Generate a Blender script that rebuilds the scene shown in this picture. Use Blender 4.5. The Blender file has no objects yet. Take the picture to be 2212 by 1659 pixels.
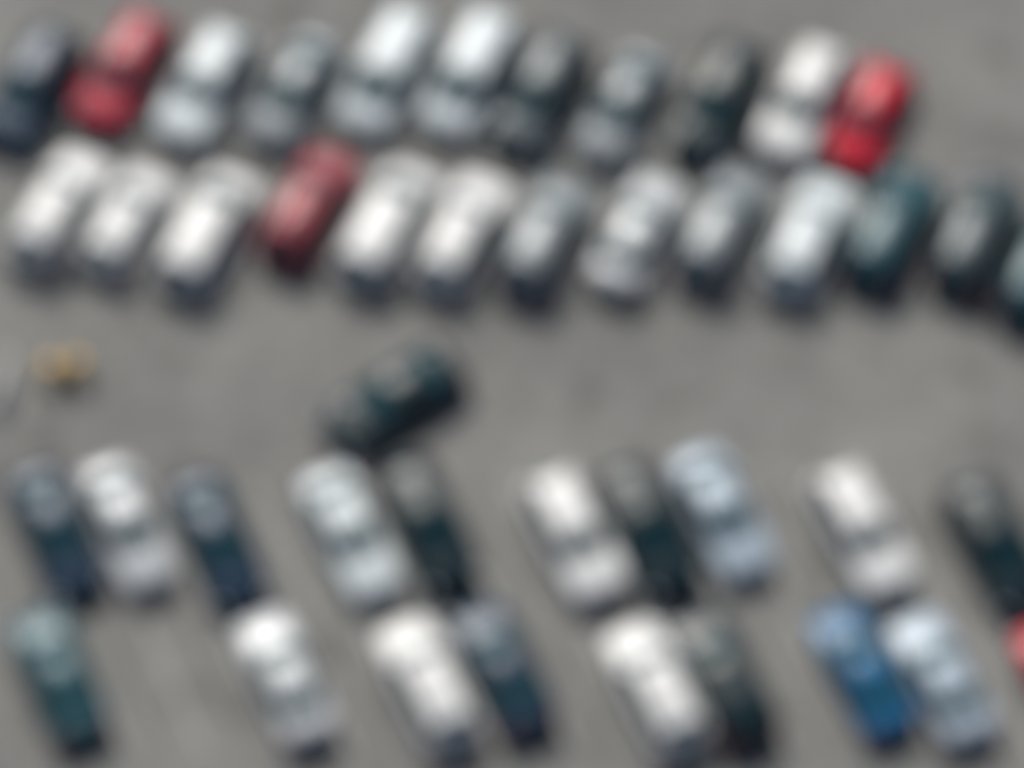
import bpy, math, random
from mathutils import Vector
R = math.radians
random.seed(7)
scn = bpy.context.scene
COL = scn.collection

# ------------------------------------------------------------------ camera
PITCH = R(59); HFOV = R(12); SPAN = 34.2
DIST = SPAN / 2 / math.tan(HFOV / 2)
cam_d = bpy.data.cameras.new('camera'); cam = bpy.data.objects.new('camera', cam_d); COL.objects.link(cam)
cam.location = (0, -DIST * math.cos(PITCH), DIST * math.sin(PITCH))
cam.rotation_euler = (math.pi / 2 - PITCH, 0, 0)
cam_d.sensor_width = 36; cam_d.angle = HFOV
cam_d.clip_start = .1; cam_d.clip_end = 3000
# the photograph is strongly out of focus: a tele lens focused a few metres away
cam_d.dof.use_dof = True
cam_d.dof.focus_distance = 5.0
BLUR_M = 1.42                                   # diameter of the blur disc on the lot, metres
APERTURE = BLUR_M * 5.0 / (DIST - 5.0)
cam_d.dof.aperture_fstop = cam_d.lens / 1000 / APERTURE
scn.camera = cam

def at(px, py, z=0.0):
    """a point of the 2212 x 1659 view, taken to height z"""
    k = math.tan(HFOV / 2)
    x = (px - 1106) / 1106 * k; y = -(py - 829.5) / 1106 * k
    d = Vector((x, y * math.sin(PITCH) + math.cos(PITCH), y * math.cos(PITCH) - math.sin(PITCH)))
    t = (z - cam.location.z) / d.z
    return cam.location + d * t

# ------------------------------------------------------------------ materials
def new_mat(name):
    m = bpy.data.materials.new(name); m.use_nodes = True
    return m, m.node_tree, m.node_tree.nodes['Principled BSDF']

def simple(name, col, rough=.6, metal=0, coat=0, spec=.5):
    m, nt, b = new_mat(name)
    b.inputs['Base Color'].default_value = (*col, 1)
    b.inputs['Roughness'].default_value = rough
    b.inputs['Metallic'].default_value = metal
    b.inputs['Coat Weight'].default_value = coat
    b.inputs['Coat Roughness'].default_value = .2
    b.inputs['Specular IOR Level'].default_value = spec
    # faint grime so that no surface is perfectly uniform
    tc = nt.nodes.new('ShaderNodeTexCoord'); n = nt.nodes.new('ShaderNodeTexNoise')
    n.inputs['Scale'].default_value = 3.5; n.inputs['Detail'].default_value = 6
    nt.links.new(tc.outputs['Object'], n.inputs['Vector'])
    mr = nt.nodes.new('ShaderNodeMapRange')
    mr.inputs['To Min'].default_value = max(0, rough - .06); mr.inputs['To Max'].default_value = min(1, rough + .1)
    nt.links.new(n.outputs['Fac'], mr.inputs['Value'])
    nt.links.new(mr.outputs['Result'], b.inputs['Roughness'])
    return m

def asphalt(name, lo, hi, stain=None):
    m, nt, b = new_mat(name)
    L = nt.links.new
    tc = nt.nodes.new('ShaderNodeTexCoord')
    def noise(scale, det=8, rough=.6):
        n = nt.nodes.new('ShaderNodeTexNoise'); n.inputs['Scale'].default_value = scale
        n.inputs['Detail'].default_value = det; n.inputs['Roughness'].default_value = rough
        L(tc.outputs['Object'], n.inputs['Vector']); return n
    big = noise(.12, 5); mid = noise(1.1, 8, .65); fine = noise(60, 4)
    r = nt.nodes.new('ShaderNodeValToRGB')
    r.color_ramp.elements[0].position = .3; r.color_ramp.elements[0].color = (*lo, 1)
    r.color_ramp.elements[1].position = .72; r.color_ramp.elements[1].color = (*hi, 1)
    mx = nt.nodes.new('ShaderNodeMath'); mx.operation = 'MULTIPLY_ADD'; mx.inputs[1].default_value = .55
    hm = nt.nodes.new('ShaderNodeMath'); hm.operation = 'MULTIPLY'; hm.inputs[1].default_value = .45
    L(mid.outputs['Fac'], hm.inputs[0]); L(big.outputs['Fac'], mx.inputs[0]); L(hm.outputs[0], mx.inputs[2])
    L(mx.outputs[0], r.inputs['Fac'])
    # aggregate speckle
    mu = nt.nodes.new('ShaderNodeMixRGB'); mu.blend_type = 'MULTIPLY'; mu.inputs['Fac'].default_value = .5
    fr = nt.nodes.new('ShaderNodeValToRGB')
    fr.color_ramp.elements[0].position = .35; fr.color_ramp.elements[0].color = (.6, .6, .6, 1)
    fr.color_ramp.elements[1].position = .65; fr.color_ramp.elements[1].color = (1.35, 1.35, 1.35, 1)
    L(fine.outputs['Fac'], fr.inputs['Fac']); L(r.outputs['Color'], mu.inputs['Color1']); L(fr.outputs['Color'], mu.inputs['Color2'])
    # thin cracks
    v = nt.nodes.new('ShaderNodeTexVoronoi'); v.feature = 'DISTANCE_TO_EDGE'; v.inputs['Scale'].default_value = .35
    dn = noise(.9, 5); ad = nt.nodes.new('ShaderNodeMixRGB'); ad.inputs['Fac'].default_value = .25
    L(tc.outputs['Object'], ad.inputs['Color1']); L(dn.outputs['Color'], ad.inputs['Color2']); L(ad.outputs['Color'], v.inputs['Vector'])
    cr = nt.nodes.new('ShaderNodeValToRGB')
    cr.color_ramp.elements[0].position = 0; cr.color_ramp.elements[0].color = (.62, .61, .6, 1)
    cr.color_ramp.elements[1].position = .012; cr.color_ramp.elements[1].color = (1, 1, 1, 1)
    L(v.outputs['Distance'], cr.inputs['Fac'])
    m2 = nt.nodes.new('ShaderNodeMixRGB'); m2.blend_type = 'MULTIPLY'; m2.inputs['Fac'].default_value = 1
    L(mu.outputs['Color'], m2.inputs['Color1']); L(cr.outputs['Color'], m2.inputs['Color2'])
    # old oil and tyre stains
    st = noise(.55, 4, .5); sr = nt.nodes.new('ShaderNodeValToRGB')
    sr.color_ramp.elements[0].position = .56; sr.color_ramp.elements[0].color = (1, 1, 1, 1)
    sr.color_ramp.elements[1].position = .70; sr.color_ramp.elements[1].color = (.62, .62, .61, 1)
    m3 = nt.nodes.new('ShaderNodeMixRGB'); m3.blend_type = 'MULTIPLY'; m3.inputs['Fac'].default_value = 1
    L(st.outputs['Fac'], sr.inputs['Fac']); L(m2.outputs['Color'], m3.inputs['Color1']); L(sr.outputs['Color'], m3.inputs['Color2'])
    L(m3.outputs['Color'], b.inputs['Base Color'])
    b.inputs['Roughness'].default_value = .88; b.inputs['Specular IOR Level'].default_value = .3
    bp = nt.nodes.new('ShaderNodeBump'); bp.inputs['Strength'].default_value = .35; bp.inputs['Distance'].default_value = .01
    L(fine.outputs['Fac'], bp.inputs['Height']); L(bp.outputs['Normal'], b.inputs['Normal'])
    return m

M = dict(
    asphalt=asphalt('worn_asphalt', (.145, .146, .140), (.31, .308, .290)),
    line=simple('worn_white_marking', (.46, .46, .43), .8),
    glass=simple('tinted_glass', (.014, .062, .072), .08, spec=.5),
    trim=simple('black_trim', (.016, .017, .019), .5),
    tyre=simple('tyre_rubber', (.022, .022, .023), .85),
    rim=simple('alloy', (.45, .46, .47), .35, metal=.8),
    lamp=simple('headlamp_lens', (.62, .66, .68), .12, coat=1),
    tail=simple('tail_lamp_lens', (.35, .015, .015), .15, coat=1),
    plate=simple('plate', (.65, .66, .62), .4),
    orange=simple('orange_plastic', (.74, .47, .14), .45),
    band=simple('reflective_white_band', (.8, .8, .76), .35),
    concrete=simple('pale_concrete', (.68, .67, .63), .85),
    rubber=simple('black_rubber', (.03, .03, .03), .8),
)
PAINT = {}
def paint(key, col, metal=.0, rough=.32):
    PAINT[key] = simple(key + '_car_paint', col, rough, metal, coat=.3, spec=.22)
paint('white', (.80, .80, .78)); paint('pearl', (.70, .76, .77)); paint('silver', (.56, .58, .59), .1)
paint('grey', (.22, .245, .26), .15); paint('dark_grey', (.05, .068, .078), .15); paint('black', (.006, .022, .029))
paint('navy', (.014, .036, .066), .1); paint('slate_blue', (.10, .17, .25), .3); paint('teal', (.022, .075, .095), .1)
paint('red', (.60, .006, .03)); paint('dark_red', (.42, .018, .045)); paint('rose_red', (.27, .022, .038), .05)
paint('blue', (.010, .125, .27), .0); paint('ice_blue', (.42, .50, .57), .05)

# ------------------------------------------------------------------ helpers
def tag(o, label=None, cat=None, group=None, kind=None):
    for k, v in (('label', label), ('category', cat), ('group', group), ('kind', kind)):
        if v: o[k] = v
    return o

def mesh_obj(name, verts, faces, mats, parent=None, mi=None, smooth=False):
    me = bpy.data.meshes.new(name); me.from_pydata([tuple(v) for v in verts], [], faces)
    for m in mats: me.materials.append(m)
    if mi:
        for p, i in zip(me.polygons, mi): p.material_index = i
    if smooth:
        me.shade_smooth()
        me.set_sharp_from_angle(angle=R(38))
    me.update()
    o = bpy.data.objects.new(name, me); COL.objects.link(o); o.parent = parent
    return o

class MB:
    def __init__(s): s.v = []; s.f = []; s.m = []
    def add(s, vs, fs, mi=0):
        b = len(s.v); s.v += [tuple(v) for v in vs]; s.f += [tuple(b + i for i in f) for f in fs]; s.m += [mi] * len(fs)
    def box(s, c, h, mi=0, ch=.0, rz=0):
        """box with chamfered vertical and horizontal edges (an octagonal outline pulled in at top and bottom)"""
        x, y, z = h; e = min(ch, x * .9, y * .9, z * .9) or min(h) * .15
        out = [(x - e, y), (-(x - e), y), (-x, y - e), (-x, -(y - e)), (-(x - e), -y), (x - e, -y), (x, -(y - e)), (x, y - e)]
        vs = []
        for zz, k in ((-z, e), (-z + e, 0), (z - e, 0), (z, e)):
            for (a, b) in out:
                aa = a - math.copysign(min(k, abs(a)), a) * .7; bb = b - math.copysign(min(k, abs(b)), b) * .7
                ca, sa = math.cos(rz), math.sin(rz)
                vs.append((c[0] + aa * ca - bb * sa, c[1] + aa * sa + bb * ca, c[2] + zz))
        fs = [tuple(range(7, -1, -1)), tuple(range(24, 32))]
        for r in range(3):
            for i in range(8):
                j = (i + 1) % 8; fs.append((r * 8 + i, r * 8 + j, r * 8 + 8 + j, r * 8 + 8 + i))
        s.add(vs, fs, mi)
    def lathe(s, prof, c, axis='z', n=24, mi=0, mis=None):
        vs = []
        for r, h in prof:
            for i in range(n):
                a = 2 * math.pi * i / n
                p = (r * math.cos(a), r * math.sin(a), h)
                if axis == 'y': p = (p[0], p[2], p[1])
                vs.append((c[0] + p[0], c[1] + p[1], c[2] + p[2]))
        for k in range(len(prof) - 1):
            fs = [(k * n + i, k * n + (i + 1) % n, (k + 1) * n + (i + 1) % n, (k + 1) * n + i) for i in range(n)]
            b = len(s.v)
            s.f += [tuple(b + q for q in f) for f in fs]; s.m += [mis[k] if mis else mi] * n
        b = len(s.v); s.f.append(tuple(b + i for i in range(n))[::-1]); s.m.append(mis[0] if mis else mi)
        s.f.append(tuple(b + (len(prof) - 1) * n + i for i in range(n))); s.m.append(mis[-1] if mis else mi)
        s.v += vs
    def build(s, name, mats, parent=None, smooth=False):
        return mesh_obj(name, s.v, s.f, mats if isinstance(mats, list) else [mats], parent, s.m, smooth)

def lerp(a, b, t): return a + (b - a) * t
def curve(pts, smooth=.07):
    pts = sorted(pts)
    def lin(x):
        if x <= pts[0][0]: return pts[0][1]
        for (a, va), (b, vb) in zip(pts, pts[1:]):
            if x <= b: return lerp(va, vb, (x - a) / (b - a))
        return pts[-1][1]
    lo, hi = pts[0][0], pts[-1][0]
    def f(x):
        s = min(smooth, x - lo, hi - x)
        if s <= 0: return lin(x)
        return sum(lin(x + s * k / 3) for k in range(-3, 4)) / 7
    return f

# ------------------------------------------------------------------ car bodies
# x forward, y left, z up; every type: shoulder line, roof line, half width, wheel positions, glass limits
TYPES = {
 'sedan': dict(L=4.9, W=.925, zb=[(-2.45, .70), (-2.38, .92), (-1.9, .99), (0, .95), (1.1, .93), (1.8, .85), (2.3, .74), (2.45, .58)],
    zr=[(-2.45, .74), (-2.38, .98), (-2.15, 1.10), (-1.72, 1.13), (-.98, 1.42), (-.3, 1.475), (.2, 1.45), (1.08, 1.03), (1.8, .93), (2.3, .79), (2.45, .62)],
    wr=.60, wheels=(1.43, -1.42), rw=.33, ws=(1.03, .24), rg=(-1.68, -1.0), side=[((.98, .30), (-.22, -.20)), ((-.32, -.30), (-1.5, -1.02))], base='sedan'),
 'sport_utility_vehicle': dict(L=4.85, W=.955, zb=[(-2.42, .75), (-2.38, 1.02), (-2.0, 1.10), (0, 1.06), (1.1, 1.04), (1.8, .98), (2.28, .88), (2.42, .68)],
    zr=[(-2.42, .80), (-2.38, 1.08), (-2.25, 1.24), (-1.86, 1.66), (-1.2, 1.73), (-.1, 1.75), (.38, 1.70), (1.08, 1.15), (1.8, 1.06), (2.28, .94), (2.42, .72)],
    wr=.66, wheels=(1.45, -1.43), rw=.37, ws=(1.04, .43), rg=(-2.2, -1.9), side=[((1.0, .46), (-.18, -.16)), ((-.28, -.26), (-1.15, -1.12)), ((-1.24, -1.22), (-2.0, -1.78))], base='suv', rails=1),
 'minivan': dict(L=5.05, W=.97, zb=[(-2.52, .72), (-2.47, 1.0), (-2.1, 1.06), (0, 1.02), (1.3, .98), (1.9, .90), (2.4, .78), (2.52, .58)],
    zr=[(-2.52, .78), (-2.47, 1.06), (-2.4, 1.22), (-2.12, 1.66), (-1.5, 1.73), (0, 1.76), (.62, 1.70), (1.62, 1.08), (1.95, .98), (2.4, .84), (2.52, .62)],
    wr=.70, wheels=(1.55, -1.47), rw=.34, ws=(1.56, .68), rg=(-2.38, -2.14), side=[((1.45, .74), (.1, .12)), ((0, .02), (-1.05, -1.03)), ((-1.16, -1.14), (-2.22, -2.05))], base='van'),
 'hatchback': dict(L=4.4, W=.895, zb=[(-2.2, .70), (-2.15, .95), (-1.8, 1.02), (0, .96), (1.0, .93), (1.6, .85), (2.08, .72), (2.2, .56)],
    zr=[(-2.2, .76), (-2.15, 1.02), (-2.05, 1.16), (-1.62, 1.44), (-1.0, 1.50), (-.1, 1.51), (.3, 1.47), (1.05, 1.03), (1.6, .93), (2.08, .77), (2.2, .60)],
    wr=.60, wheels=(1.33, -1.27), rw=.31, ws=(1.0, .34), rg=(-1.98, -1.66), side=[((.94, .40), (-.24, -.22)), ((-.34, -.32), (-1.75, -1.45))], base='hatch'),
}

def car_surface(T):
    zb, zr = curve(T['zb']), curve(T['zr'], .1)
    H = T['L'] / 2; W = T['W']
    wf = curve([(-H, W * .80), (-H + .08, W * .90), (-H + .35, W * .975), (-.9, W), (1.0, W), (H - .5, W * .965), (H - .15, W * .86), (H, W * .66)], .12)
    tall = max(z for _, z in T['zr'])
    def section(x):
        w, b, r = wf(x), zb(x), zr(x)
        g = max(0., min(1., (r - b - .09) / (tall - b - .12)))
        z0 = .24
        for xw in T['wheels']:
            d = abs(x - xw); ra = T['rw'] + .055
            if d < ra: z0 = max(z0, T['rw'] + math.sqrt(ra * ra - d * d))
        y6 = lerp(.84 * w, .885 * w, g)
        wr = T['wr']
        p = [(.86 * w, z0), (.97 * w, max(z0, .30) if z0 == .24 else z0), (1.0 * w, max(z0, .46)), (1.005 * w, max(z0, .62)),
             (.99 * w, max(z0, b - .075)), (.955 * w, b - .015), (y6, lerp(b + .018, b + .03, g)),
             (lerp(.72 * w, lerp(y6, wr, .55), g), lerp(lerp(b, r, .55), lerp(b, r, .52), g)),
             (lerp(.56 * w, wr, g), lerp(lerp(b, r, .80), r - .075, g)),
             (lerp(.38 * w, wr * .86, g), lerp(lerp(b, r, .94), r - .022, g)),
             (0, r)]
        return p
    def P(x, v):
        s = 1
        if v > 10: v = 20 - v; s = -1
        p = section(x); i = min(int(v), 9); t = v - i
        return Vector((x, s * lerp(p[i][0], p[i + 1][0], t), lerp(p[i][1], p[i + 1][1], t)))
    def N(x, v):
        a = P(x + .01, v) - P(x - .01, v); c = P(x, min(20, v + .05)) - P(x, max(0, v - .05))
        n = a.cross(c)
        if n.length < 1e-9: return Vector((0, 0, 1))
        n.normalize()
        return n
    return section, P, N

def patch(mb, P, N, xa, xb, v0, v1, off, nx=8, nv=5, mi=0):
    """xa/xb: x at v0 and at v1 of either end; a pane lying `off` proud of the body, with a turned-in rim"""
    vs = []
    for i in range(nx + 1):
        for j in range(nv + 1):
            tv = j / nv; v = lerp(v0, v1, tv)
            tt = tv if v1 <= 10 else 1 - abs(2 * tv - 1)
            x = lerp(lerp(xa[0], xa[1], tt), lerp(xb[0], xb[1], tt), i / nx)
            n = N(x, v)
            if n.z < -.3: n = -n
            edge = i in (0, nx) or j in (0, nv)
            vs.append(P(x, v) + n * (off * (.2 if edge else 1)))
    fs = [(i * (nv + 1) + j, (i + 1) * (nv + 1) + j, (i + 1) * (nv + 1) + j + 1, i * (nv + 1) + j + 1) for i in range(nx) for j in range(nv)]
    mb.add(vs, fs, mi)

def fixn(N):
    def f(x, v):
        n = N(x, v)
        p_out = 1 if v < 10 else -1
        if n.z < -.2 or (abs(n.z) < .5 and n.y * p_out < 0): n = -n
        return n
    return f

def make_car(kind):
    T = TYPES[kind]; section, P, N = car_surface(T); N = fixn(N)
    H = T['L'] / 2
    root = bpy.data.objects.new(kind, None); COL.objects.link(root)
    root.empty_display_size = .5
    # body shell
    xs = sorted(set([round(-H + i * T['L'] / 56, 4) for i in range(57)]
                    + [round(xw + (T['rw'] + .055) * math.cos(a), 4) for xw in T['wheels'] for a in [R(q) for q in range(0, 181, 12)]]
                    + [H - .03, -H + .03]))
    vs = []; n = 21
    for x in xs:
        s = section(x)
        ring = [(x, y, z) for y, z in s] + [(x, -y, z) for y, z in s[-2::-1]]
        vs += ring
    fs = []; mi = []
    for i in range(len(xs) - 1):
        for j in range(n - 1):
            fs.append((i * n + j, i * n + j + 1, (i + 1) * n + j + 1, (i + 1) * n + j)); mi.append(1 if j in (0, 19) else 0)
    # rounded nose and tail caps
    for side, base in ((-1, 0), (1, (len(xs) - 1) * n)):
        c = len(vs); cx = side * (H + .03)
        ring = [vs[base + j] for j in range(n)]
        inner = [(cx, p[1] * .82, lerp(.5, p[2], .86)) for p in ring]
        vs += inner
        for j in range(n - 1):
            q = (base + j, base + j + 1, c + j + 1, c + j)
            fs.append(q if side < 0 else q[::-1]); mi.append(0)
        fs.append(tuple(c + j for j in range(n))); mi.append(0)
        fs.append((base, c, c + n - 1, base + n - 1)); mi.append(1)
    mb = MB(); mb.add(vs, fs); mb.m = mi
    # dark floor pan with wheel wells left free
    wmin = T['wheels'][1] + T['rw'] + .08; wmax = T['wheels'][0] - T['rw'] - .08
    mb.box(((wmin + wmax) / 2, 0, .34), ((wmax - wmin) / 2, T['W'] * .9, .10), 1, .04)
    mb.box((0, 0, .42), (H - .12, T['W'] * .62, .14), 1, .05)
    # shut lines, sills and window surround
    def seam(x, v0=2.2, v1=5.2, w=.007):
        for s in (0, 1):
            a, b = (v0, v1) if s == 0 else (20 - v1, 20 - v0)
            patch(mb, P, N, (x - w, x - w), (x + w, x + w), a, b, .004, 1, 8, 1)
    for (fa, ra) in T['side']:
        seam(ra[0] - .05)
    seam(T['side'][0][0][0] + .05)
    patch(mb, P, N, (T['ws'][0] + .07,) * 2, (T['ws'][0] + .09,) * 2, 6.3, 13.7, .004, 1, 14, 1)     # bonnet rear edge
    patch(mb, P, N, (H - .16,) * 2, (H - .145,) * 2, 6.3, 13.7, .004, 1, 14, 1)
    for a, b in ((6.05, 8.0), (12.0, 13.95)):
        xa, xb = T['side'][0][0], T['side'][-1][1]
        a0, b0 = (xa, xb) if a < 10 else (xa[::-1], xb[::-1])
        vs2 = []
        # black surround below the side glass, following the pillars
        for i in range(13):
            for j in range(5):
                tv = j / 4; v = lerp(a, b, tv); tt = tv if a < 10 else 1 - tv
                x = lerp(lerp(xa[0] + .03, xa[1] + .03, tt), lerp(xb[0] - .03, xb[1] - .03, tt), i / 12)
                vs2.append(P(x, v) + N(x, v) * .004)
        mb.add(vs2, [(i * 5 + j, (i + 1) * 5 + j, (i + 1) * 5 + j + 1, i * 5 + j + 1) for i in range(12) for j in range(4)], 1)
    body = mb.build('body', [PAINT['white'], M['trim']], root, smooth=True)
    for sl in body.material_slots: pass
    # glass
    def pane(name, xa, xb, v0, v1, nx=8, nv=6):
        g = MB(); patch(g, P, N, xa, xb, v0, v1, .012, nx, nv)
        return g.build(name, M['glass'], root, smooth=True)
    pane('windscreen', (T['ws'][0],) * 2, (T['ws'][1],) * 2, 8.0, 12.0, 8, 12)
    pane('rear_window', (T['rg'][0],) * 2, (T['rg'][1],) * 2, 8.0, 12.0, 8, 12)
    for (fa, ra) in T['side']:
        pane('side_window', fa, ra, 6.35, 7.85)
        pane('side_window', fa[::-1], ra[::-1], 12.15, 13.65)
    # side panes on the right use v descending to the roof: fa[::-1] keeps the wide edge at the belt
    # grille, bumpers, plates
    zf = section(H - .02)[5][1]
    g = MB(); g.box((H + .025, 0, .53), (.022, T['W'] * .46, .10), 0, .02)
    for k in range(3): g.box((H + .05, 0, .47 + k * .06), (.006, T['W'] * .42, .008), 1, .003)
    g.build('grille', [M['trim'], M['rim']], root)
    for s in (1, -1):
        b = MB(); hb = .18 if T['rw'] > .335 else .14
        b.box((s * (H + .005), 0, .26 + hb), (.06, T['W'] * .70, hb), 0, .03)
        b.build('bumper', M['trim'], root)
        p = MB(); p.box((s * (H + (.055 if s > 0 else .04)), 0, .36 if s > 0 else .70), (.008, .25, .06), 0, .004); p.build('number_plate', M['plate'], root)
    for s in (0, 1):
        f = MB(); a, b = (3.7, 6.4) if s == 0 else (13.6, 16.3)
        patch(f, P, N, (H - .30,) * 2, (H - .05,) * 2, a, b, .012, 6, 6); f.build('headlight', M['lamp'], root, smooth=True)
        f = MB(); a, b = (3.5, 6.2) if s == 0 else (13.8, 16.5)
        patch(f, P, N, (-H + .02,) * 2, (-H + .24,) * 2, a, b, .012, 6, 6); f.build('tail_light', M['tail'], root, smooth=True)
    # mirrors
    xm = T['side'][0][0][0] - .12
    for s in (1, -1):
        pt = P(xm, 6.0)
        mm = MB(); mm.box((xm, s * (pt.y + .13), pt.z + .07), (.06, .10, .065), 0, .035); mm.box((xm + .01, s * (pt.y + .02), pt.z + .03), (.03, .06, .015), 1, .01)
        mm.build('side_mirror', [PAINT['white'], M['trim']], root)
        for (fa, ra) in T['side'][:2]:
            xx = ra[0] + .16; q = P(xx, 4.3)
            hd = MB(); hd.box((xx, s * (q.y + .012), q.z), (.085, .014, .014), 0, .008); hd.build('door_handle', [PAINT['white']], root)
    if T.get('rails'):
        for s in (1, -1):
            rl = MB(); y = s * T['wr'] * .93
            pts = [(.25 - i * .2, y, 0) for i in range(11)]
            for i in range(10):
                xa, xb = pts[i][0], pts[i + 1][0]
                za, zb_ = P(xa, 8.5).z + .05, P(xb, 8.5).z + .05
                vv = [(xa, y - .018, za), (xa, y + .018, za), (xa, y + .018, za + .03), (xa, y - .018, za + .03),
                      (xb, y - .018, zb_), (xb, y + .018, zb_), (xb, y + .018, zb_ + .03), (xb, y - .018, zb_ + .03)]
                rl.add(vv, [(0, 1, 5, 4), (1, 2, 6, 5), (2, 3, 7, 6), (3, 0, 4, 7)])
            for i in (0, 5, 9): rl.box((pts[i][0], y, P(pts[i][0], 8.5).z + .03), (.04, .018, .035), 0, .01)
            rl.build('roof_rail', M['trim'], root)
    # wheels
    for xw in T['wheels']:
        for s in (1, -1):
            r = T['rw']; yo = T['W'] * .955; t = .22
            yc = s * (yo - t / 2)
            prof = [(r * .62, -t / 2), (r * .93, -t / 2), (r, -t / 2 + .03), (r, t / 2 - .03), (r * .93, t / 2), (r * .62, t / 2)]
            w = MB(); w.lathe(prof, (xw, yc, r), 'y', 28); wo = w.build('wheel', M['tyre'], root, smooth=True)
            q = MB(); y1 = s * (yo - .012)
            q.lathe([(r * .62, -.006), (r * .60, .008), (r * .54, .002), (r * .2, 0), (r * .12, .012)] if s > 0 else
                    [(r * .62, .006), (r * .60, -.008), (r * .54, -.002), (r * .2, 0), (r * .12, -.012)], (xw, s * (yo + .002), r), 'y', 24, 1)
            for k in range(5):
                a = k * 2 * math.pi / 5 + .3; ca, sa = math.cos(a), math.sin(a)
                hw = .028; pp = []
                for rad, ww in ((r * .1, hw * 1.2), (r * .60, hw)):
                    for e in (-1, 1):
                        pp.append((xw + ca * rad - sa * ww * e, s * (yo + .016), r + sa * rad + ca * ww * e))
                pb = [(x, s * (yo + .0), z) for x, _, z in pp]
                q.add(pp + pb, [(0, 1, 3, 2), (0, 2, 6, 4), (1, 5, 7, 3), (2, 3, 7, 6)], 0)
            q.build('rim', [M['rim'], M['trim']], wo)
    return root

protos = {k: make_car(k) for k in TYPES}
used = set()

def copy_tree(o, parent=None):
    c = o.copy(); COL.objects.link(c)
    if parent: c.parent = parent
    for ch in list(o.children): copy_tree(ch, c)
    return c
def walk(o):
    yield o
    for c in o.children: yield from walk(c)

def place(kind, colour, px, py, img_ang, label, group, stretch=1.0, width=1.04):
    """px,py: where the middle of the car stands in the 2212 px view; img_ang: heading on the ground in degrees"""
    if kind in used: r = copy_tree(protos[kind])
    else: r = protos[kind]; used.add(kind)
    if colour in ('black', 'navy', 'teal', 'dark_grey'): stretch, width = 1.03, width + .07
    p = at(px, py, .62)
    r.location = (p.x, p.y, 0.006); r.rotation_euler = (0, 0, R(img_ang)); r.scale = (stretch, width, 1)
    for o in walk(r):
        if o.type == 'MESH' and o.name.split('.')[0] in ('body', 'side_mirror', 'door_handle'):
            o.material_slots[0].link = 'OBJECT'; o.material_slots[0].material = PAINT[colour]
    tag(r, label, 'car', group)
    return r

# headings on the ground: cars of the two upper rows stand along +-66 deg, of the lower rows along -66 deg
UP = 66.0            # axis of upper rows, degrees from +x (nose up right)
LO = -66.0           # axis of lower rows (nose down right)
G1 = 'cars parked nose down in the farthest row'
G2 = 'cars parked nose up in the second row'
G3 = 'cars parked nose down just past the open lane'
G4 = 'cars parked nose up in the nearest row'
J = lambda a: a + random.uniform(-1.2, 1.2)
S, U, V, Hb = 'sedan', 'sport_utility_vehicle', 'minivan', 'hatchback'
row1 = [
 (U, 'navy', 72, 185, 'dark blue car cut by the left frame edge, first in the farthest row'),
 (U, 'dark_red', 272, 150, 'dark red car with pale sunlit roof, second in the farthest row'),
 (U, 'pearl', 448, 180, 'silvery white car right of the dark red one in the farthest row'),
 (S, 'grey', 640, 190, 'mid grey car with a bright roof, fourth in the farthest row'),
 (V, 'pearl', 840, 150, 'pale van-like car fifth from the left in the farthest row'),
 (V, 'pearl', 1020, 155, 'pale car with teal windscreen between another pale one and a dark one'),
 (U, 'dark_grey', 1172, 200, 'dark grey car seventh from the left in the farthest row'),
 (S, 'grey', 1352, 225, 'grey car with pale roof left of the black one in the farthest row'),
 (U, 'black', 1557, 215, 'black car with a greenish windscreen in the farthest row'),
 (U, 'white', 1738, 215, 'white car with dark windscreen beside the bright red car'),
 (Hb, 'red', 1882, 245, 'bright red car at the right end of the farthest row'),
]
for k, c, x, y, l in row1: place(k, c, x - 3, y + 8, J(UP + 180), l, G1)
row2 = [
 (U, 'white', 128, 455, 'white car at the left end of the second row'),
 (Hb, 'white', 276, 478, 'white car with pale rear window, second in the second row'),
 (V, 'white', 450, 500, 'long white car with a pinkish windscreen, left of the faded red one'),
 (U, 'rose_red', 668, 450, 'faded red car in the second row, parked between two white cars'),
 (V, 'white', 838, 488, 'white car right beside the faded red car in the second row'),
 (U, 'white', 1000, 508, 'white car sixth from the left in the second row, left of a grey one'),
 (U, 'grey', 1180, 515, 'dull grey car with dark tail in the second row'),
 (S, 'silver', 1378, 505, 'silver car with a bright bonnet and blue grey windscreen in the second row'),
 (U, 'grey', 1562, 495, 'grey car with a black tail, just below the white car of the farthest row'),
 (U, 'pearl', 1748, 515, 'white roofed car below the bright red car in the second row'),
 (U, 'teal', 1928, 498, 'dark teal car right of the white roofed one in the second row'),
 (U, 'dark_grey', 2112, 508, 'dark car with bluish bonnet near the right frame edge in the second row'),
 (U, 'teal', 2262, 575, 'dark teal car mostly cut off by the right frame edge'),
]
for k, c, x, y, l in row2: place(k, c, x, y, J(UP), l, G2)
row3 = [
 (S, 'navy', 122, 1150, 'navy car at the left end of the row below the open lane'),
 (S, 'silver', 276, 1138, 'silver car with a white bonnet, right of the leftmost navy car'),
 (S, 'navy', 470, 1170, 'very dark blue car standing alone above the round-nosed white one'),
 (S, 'pearl', 757, 1155, 'silvery car with bright bonnet beside a black car below the lane'),
 (U, 'black', 925, 1138, 'black car right of the silvery car with bright bonnet'),
 (U, 'white', 1240, 1160, 'white car left of the broad black car below the lane'),
 (U, 'black', 1398, 1145, 'broad black car squeezed between the white and the light blue car'),
 (S, 'ice_blue', 1560, 1112, 'pale blue car right of the broad black car, parked furthest forward'),
 (U, 'white', 1862, 1150, 'white car standing directly above the bright blue car'),
 (U, 'black', 2152, 1180, 'black car at the right frame edge below the lane'),
]
for k, c, x, y, l in row3: place(k, c, x, y, J(LO), l, G3, width=1.09 if 'broad' in l else 1.04)
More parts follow.
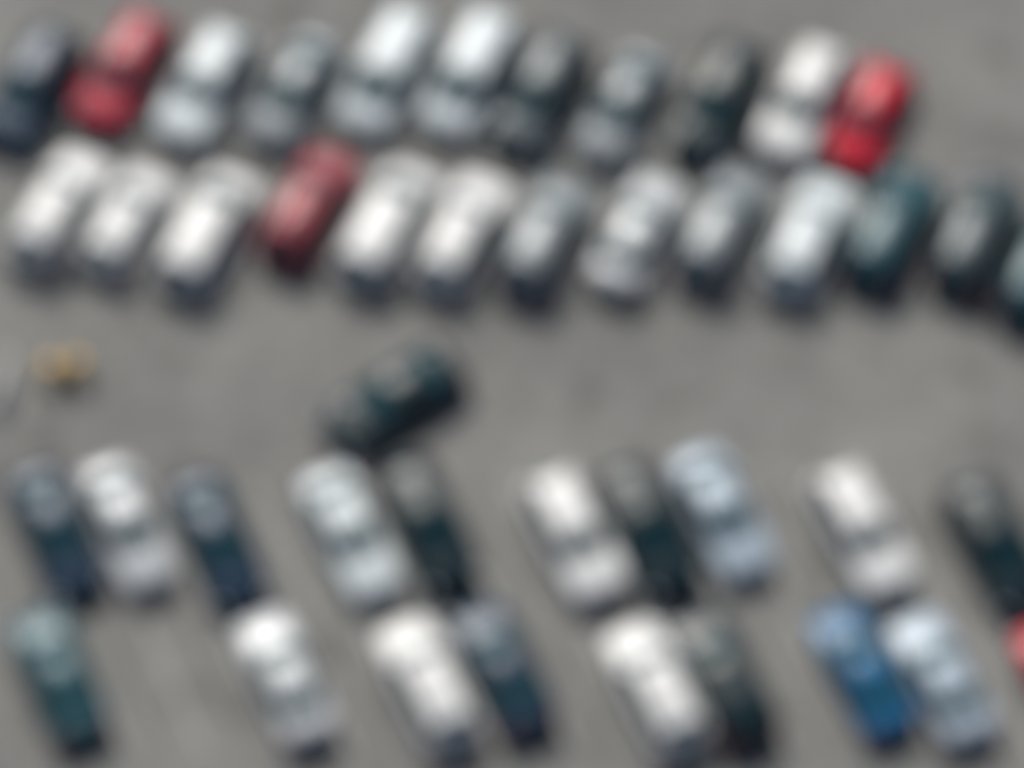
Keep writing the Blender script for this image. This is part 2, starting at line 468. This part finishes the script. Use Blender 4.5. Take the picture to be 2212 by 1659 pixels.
row4 = [
 (S, 'teal', 128, 1458, 'slate teal car at the lower left, below the leftmost navy car'),
 (S, 'silver', 618, 1465, 'silver car with a white bonnet and round dark windscreen in the nearest row'),
 (U, 'white', 925, 1480, 'white car left of the dark navy car in the nearest row'),
 (S, 'navy', 1086, 1444, 'navy car with a pale lilac bonnet in the nearest row'),
 (U, 'white', 1418, 1490, 'white car left of the black car in the nearest row'),
 (U, 'black', 1560, 1465, 'black car with grey green windscreen in the nearest row'),
 (S, 'blue', 1862, 1450, 'bright blue car with a dark tail in the nearest row'),
 (S, 'ice_blue', 2035, 1465, 'whitish blue car right of the bright blue one'),
 (Hb, 'red', 2300, 1470, 'red car just showing at the right frame edge in the nearest row'),
]
for k, c, x, y, l in row4: place(k, c, x, y, J(LO + 180), l, G4)
r = place(S, 'black', 850, 862, 216, 'lone black car driving across the open lane between the upper and lower rows', None)

# ------------------------------------------------------------------ ground
nG = 40
gv = []; gf = []
for i in range(nG + 1):
    for j in range(nG + 1):
        gv.append((-800 + 1600 * i / nG, -800 + 1600 * j / nG, 0))
gf = [(i * (nG + 1) + j, (i + 1) * (nG + 1) + j, (i + 1) * (nG + 1) + j + 1, i * (nG + 1) + j + 1) for i in range(nG) for j in range(nG)]
tag(mesh_obj('ground', gv, gf, [M['asphalt']]), kind='structure')

# painted stall lines, between neighbouring cars of each row
def stall_lines(cars, ang, length, mid_shift=0):
    cs = [at(x, y, .62) for _, _, x, y, _ in cars]
    d = Vector((math.cos(R(ang)), math.sin(R(ang)), 0)); nrm = Vector((-d.y, d.x, 0))
    for a, b in zip(cs, cs[1:]):
        gap = (b - a).length; k = max(1, round(gap / 2.9))
        for i in range(k):
            c = a.lerp(b, (i + .5) / k); h = length / 2; w = .06
            vs = [c + d * h + nrm * w, c + d * h - nrm * w, c - d * h - nrm * w, c - d * h + nrm * w]
            o = mesh_obj('stall_line', [(v.x, v.y, .004) for v in vs], [(3, 2, 1, 0)], [M['line']])
            if o.data.polygons[0].normal.z < 0: o.data.flip_normals()
            tag(o, kind='structure')
stall_lines(row1, UP, 5.2); stall_lines(row2, UP, 5.2); stall_lines(row3, LO, 5.2); stall_lines(row4, LO, 5.2)

# orange barrel and concrete block beside the lane
bp = at(112, 801, .5)
root = bpy.data.objects.new('traffic_barrel', None); COL.objects.link(root); root.location = (bp.x, bp.y, .004)
tag(root, 'left one of two dull orange traffic barrels standing side by side in the open lane', 'barrel', 'orange barrels in the open lane')
b = MB(); b.lathe([(.36, .06), (.36, .22), (.35, .24), (.34, .40), (.325, .42), (.315, .58), (.30, .60), (.29, .76), (.27, .78), (.255, .96), (.20, 1.0), (.07, 1.02), (.06, 1.08)],
                 (0, 0, 0), 'z', 28, 0)
b.build('drum', [M['orange']], root, smooth=True)
for z0, r0 in ((.27, .352), (.63, .303)):
    q = MB(); q.lathe([(r0 + .001, z0), (r0 + .004, z0 + .01), (r0 - .005, z0 + .10), (r0 - .012, z0 + .11)], (0, 0, 0), 'z', 28, 0); q.build('reflective_band', M['band'], root, smooth=True)
q = MB(); q.lathe([(.44, 0), (.44, .05), (.38, .07)], (0, 0, 0), 'z', 10, 0); q.build('base', M['rubber'], root)
second = copy_tree(root)
bp = at(168, 794, .5); second.location = (bp.x, bp.y, .004); second.rotation_euler = (0, 0, .4)
tag(second, 'right one of two dull orange traffic barrels standing side by side in the open lane', 'barrel', 'orange barrels in the open lane')
p = at(24, 822, .4)
prof = [(-.30, 0), (.30, 0), (.30, .08), (.16, .28), (.10, .80), (-.10, .80), (-.16, .28), (-.30, .08)]
vs = []; nb = 7
for i in range(nb):
    x = -.95 + i * 1.9 / (nb - 1); e = .96 if i in (0, nb - 1) else 1
    vs += [(x, y * e, z * e if z else 0) for y, z in prof]
fs = [(i * 8 + j, i * 8 + (j + 1) % 8, (i + 1) * 8 + (j + 1) % 8, (i + 1) * 8 + j) for i in range(nb - 1) for j in range(8)] + [tuple(range(8))[::-1], tuple((nb - 1) * 8 + j for j in range(8))]
o = mesh_obj('concrete_barrier', vs, fs, [M['concrete']]); o.location = (p.x - .3, p.y, .004); o.rotation_euler = (0, 0, R(78))
tag(o, 'pale concrete barrier at the left frame edge left of the orange barrels', 'barrier')

# ------------------------------------------------------------------ light
SUN_EL, SUN_AZ = 50, -15            # the sun stands beyond the rows, high, behind thin cloud
w = bpy.data.worlds.new('World'); scn.world = w; w.use_nodes = True
nt = w.node_tree; bg = nt.nodes['Background']
sky = nt.nodes.new('ShaderNodeTexSky'); sky.sky_type = 'NISHITA'; sky.sun_disc = False
sky.sun_elevation = R(SUN_EL); sky.sun_rotation = R(SUN_AZ); sky.air_density = 1.0; sky.dust_density = .7; sky.ozone_density = 2
nt.links.new(sky.outputs[0], bg.inputs[0]); bg.inputs[1].default_value = .048
sd = bpy.data.lights.new('sun', 'SUN'); sd.energy = 3.5; sd.angle = R(26); sd.color = (1, .955, .89)
so = bpy.data.objects.new('sun', sd); COL.objects.link(so)
az, el = R(SUN_AZ), R(SUN_EL)
dirv = Vector((math.sin(az) * math.cos(el), math.cos(az) * math.cos(el), math.sin(el)))
so.rotation_euler = dirv.to_track_quat('Z', 'Y').to_euler(); so.location = dirv * 60

scn.view_settings.view_transform = 'Standard'; scn.view_settings.look = 'None'
scn.view_settings.exposure = 0.12; scn.view_settings.gamma = 1
scn.cycles.use_denoising = True
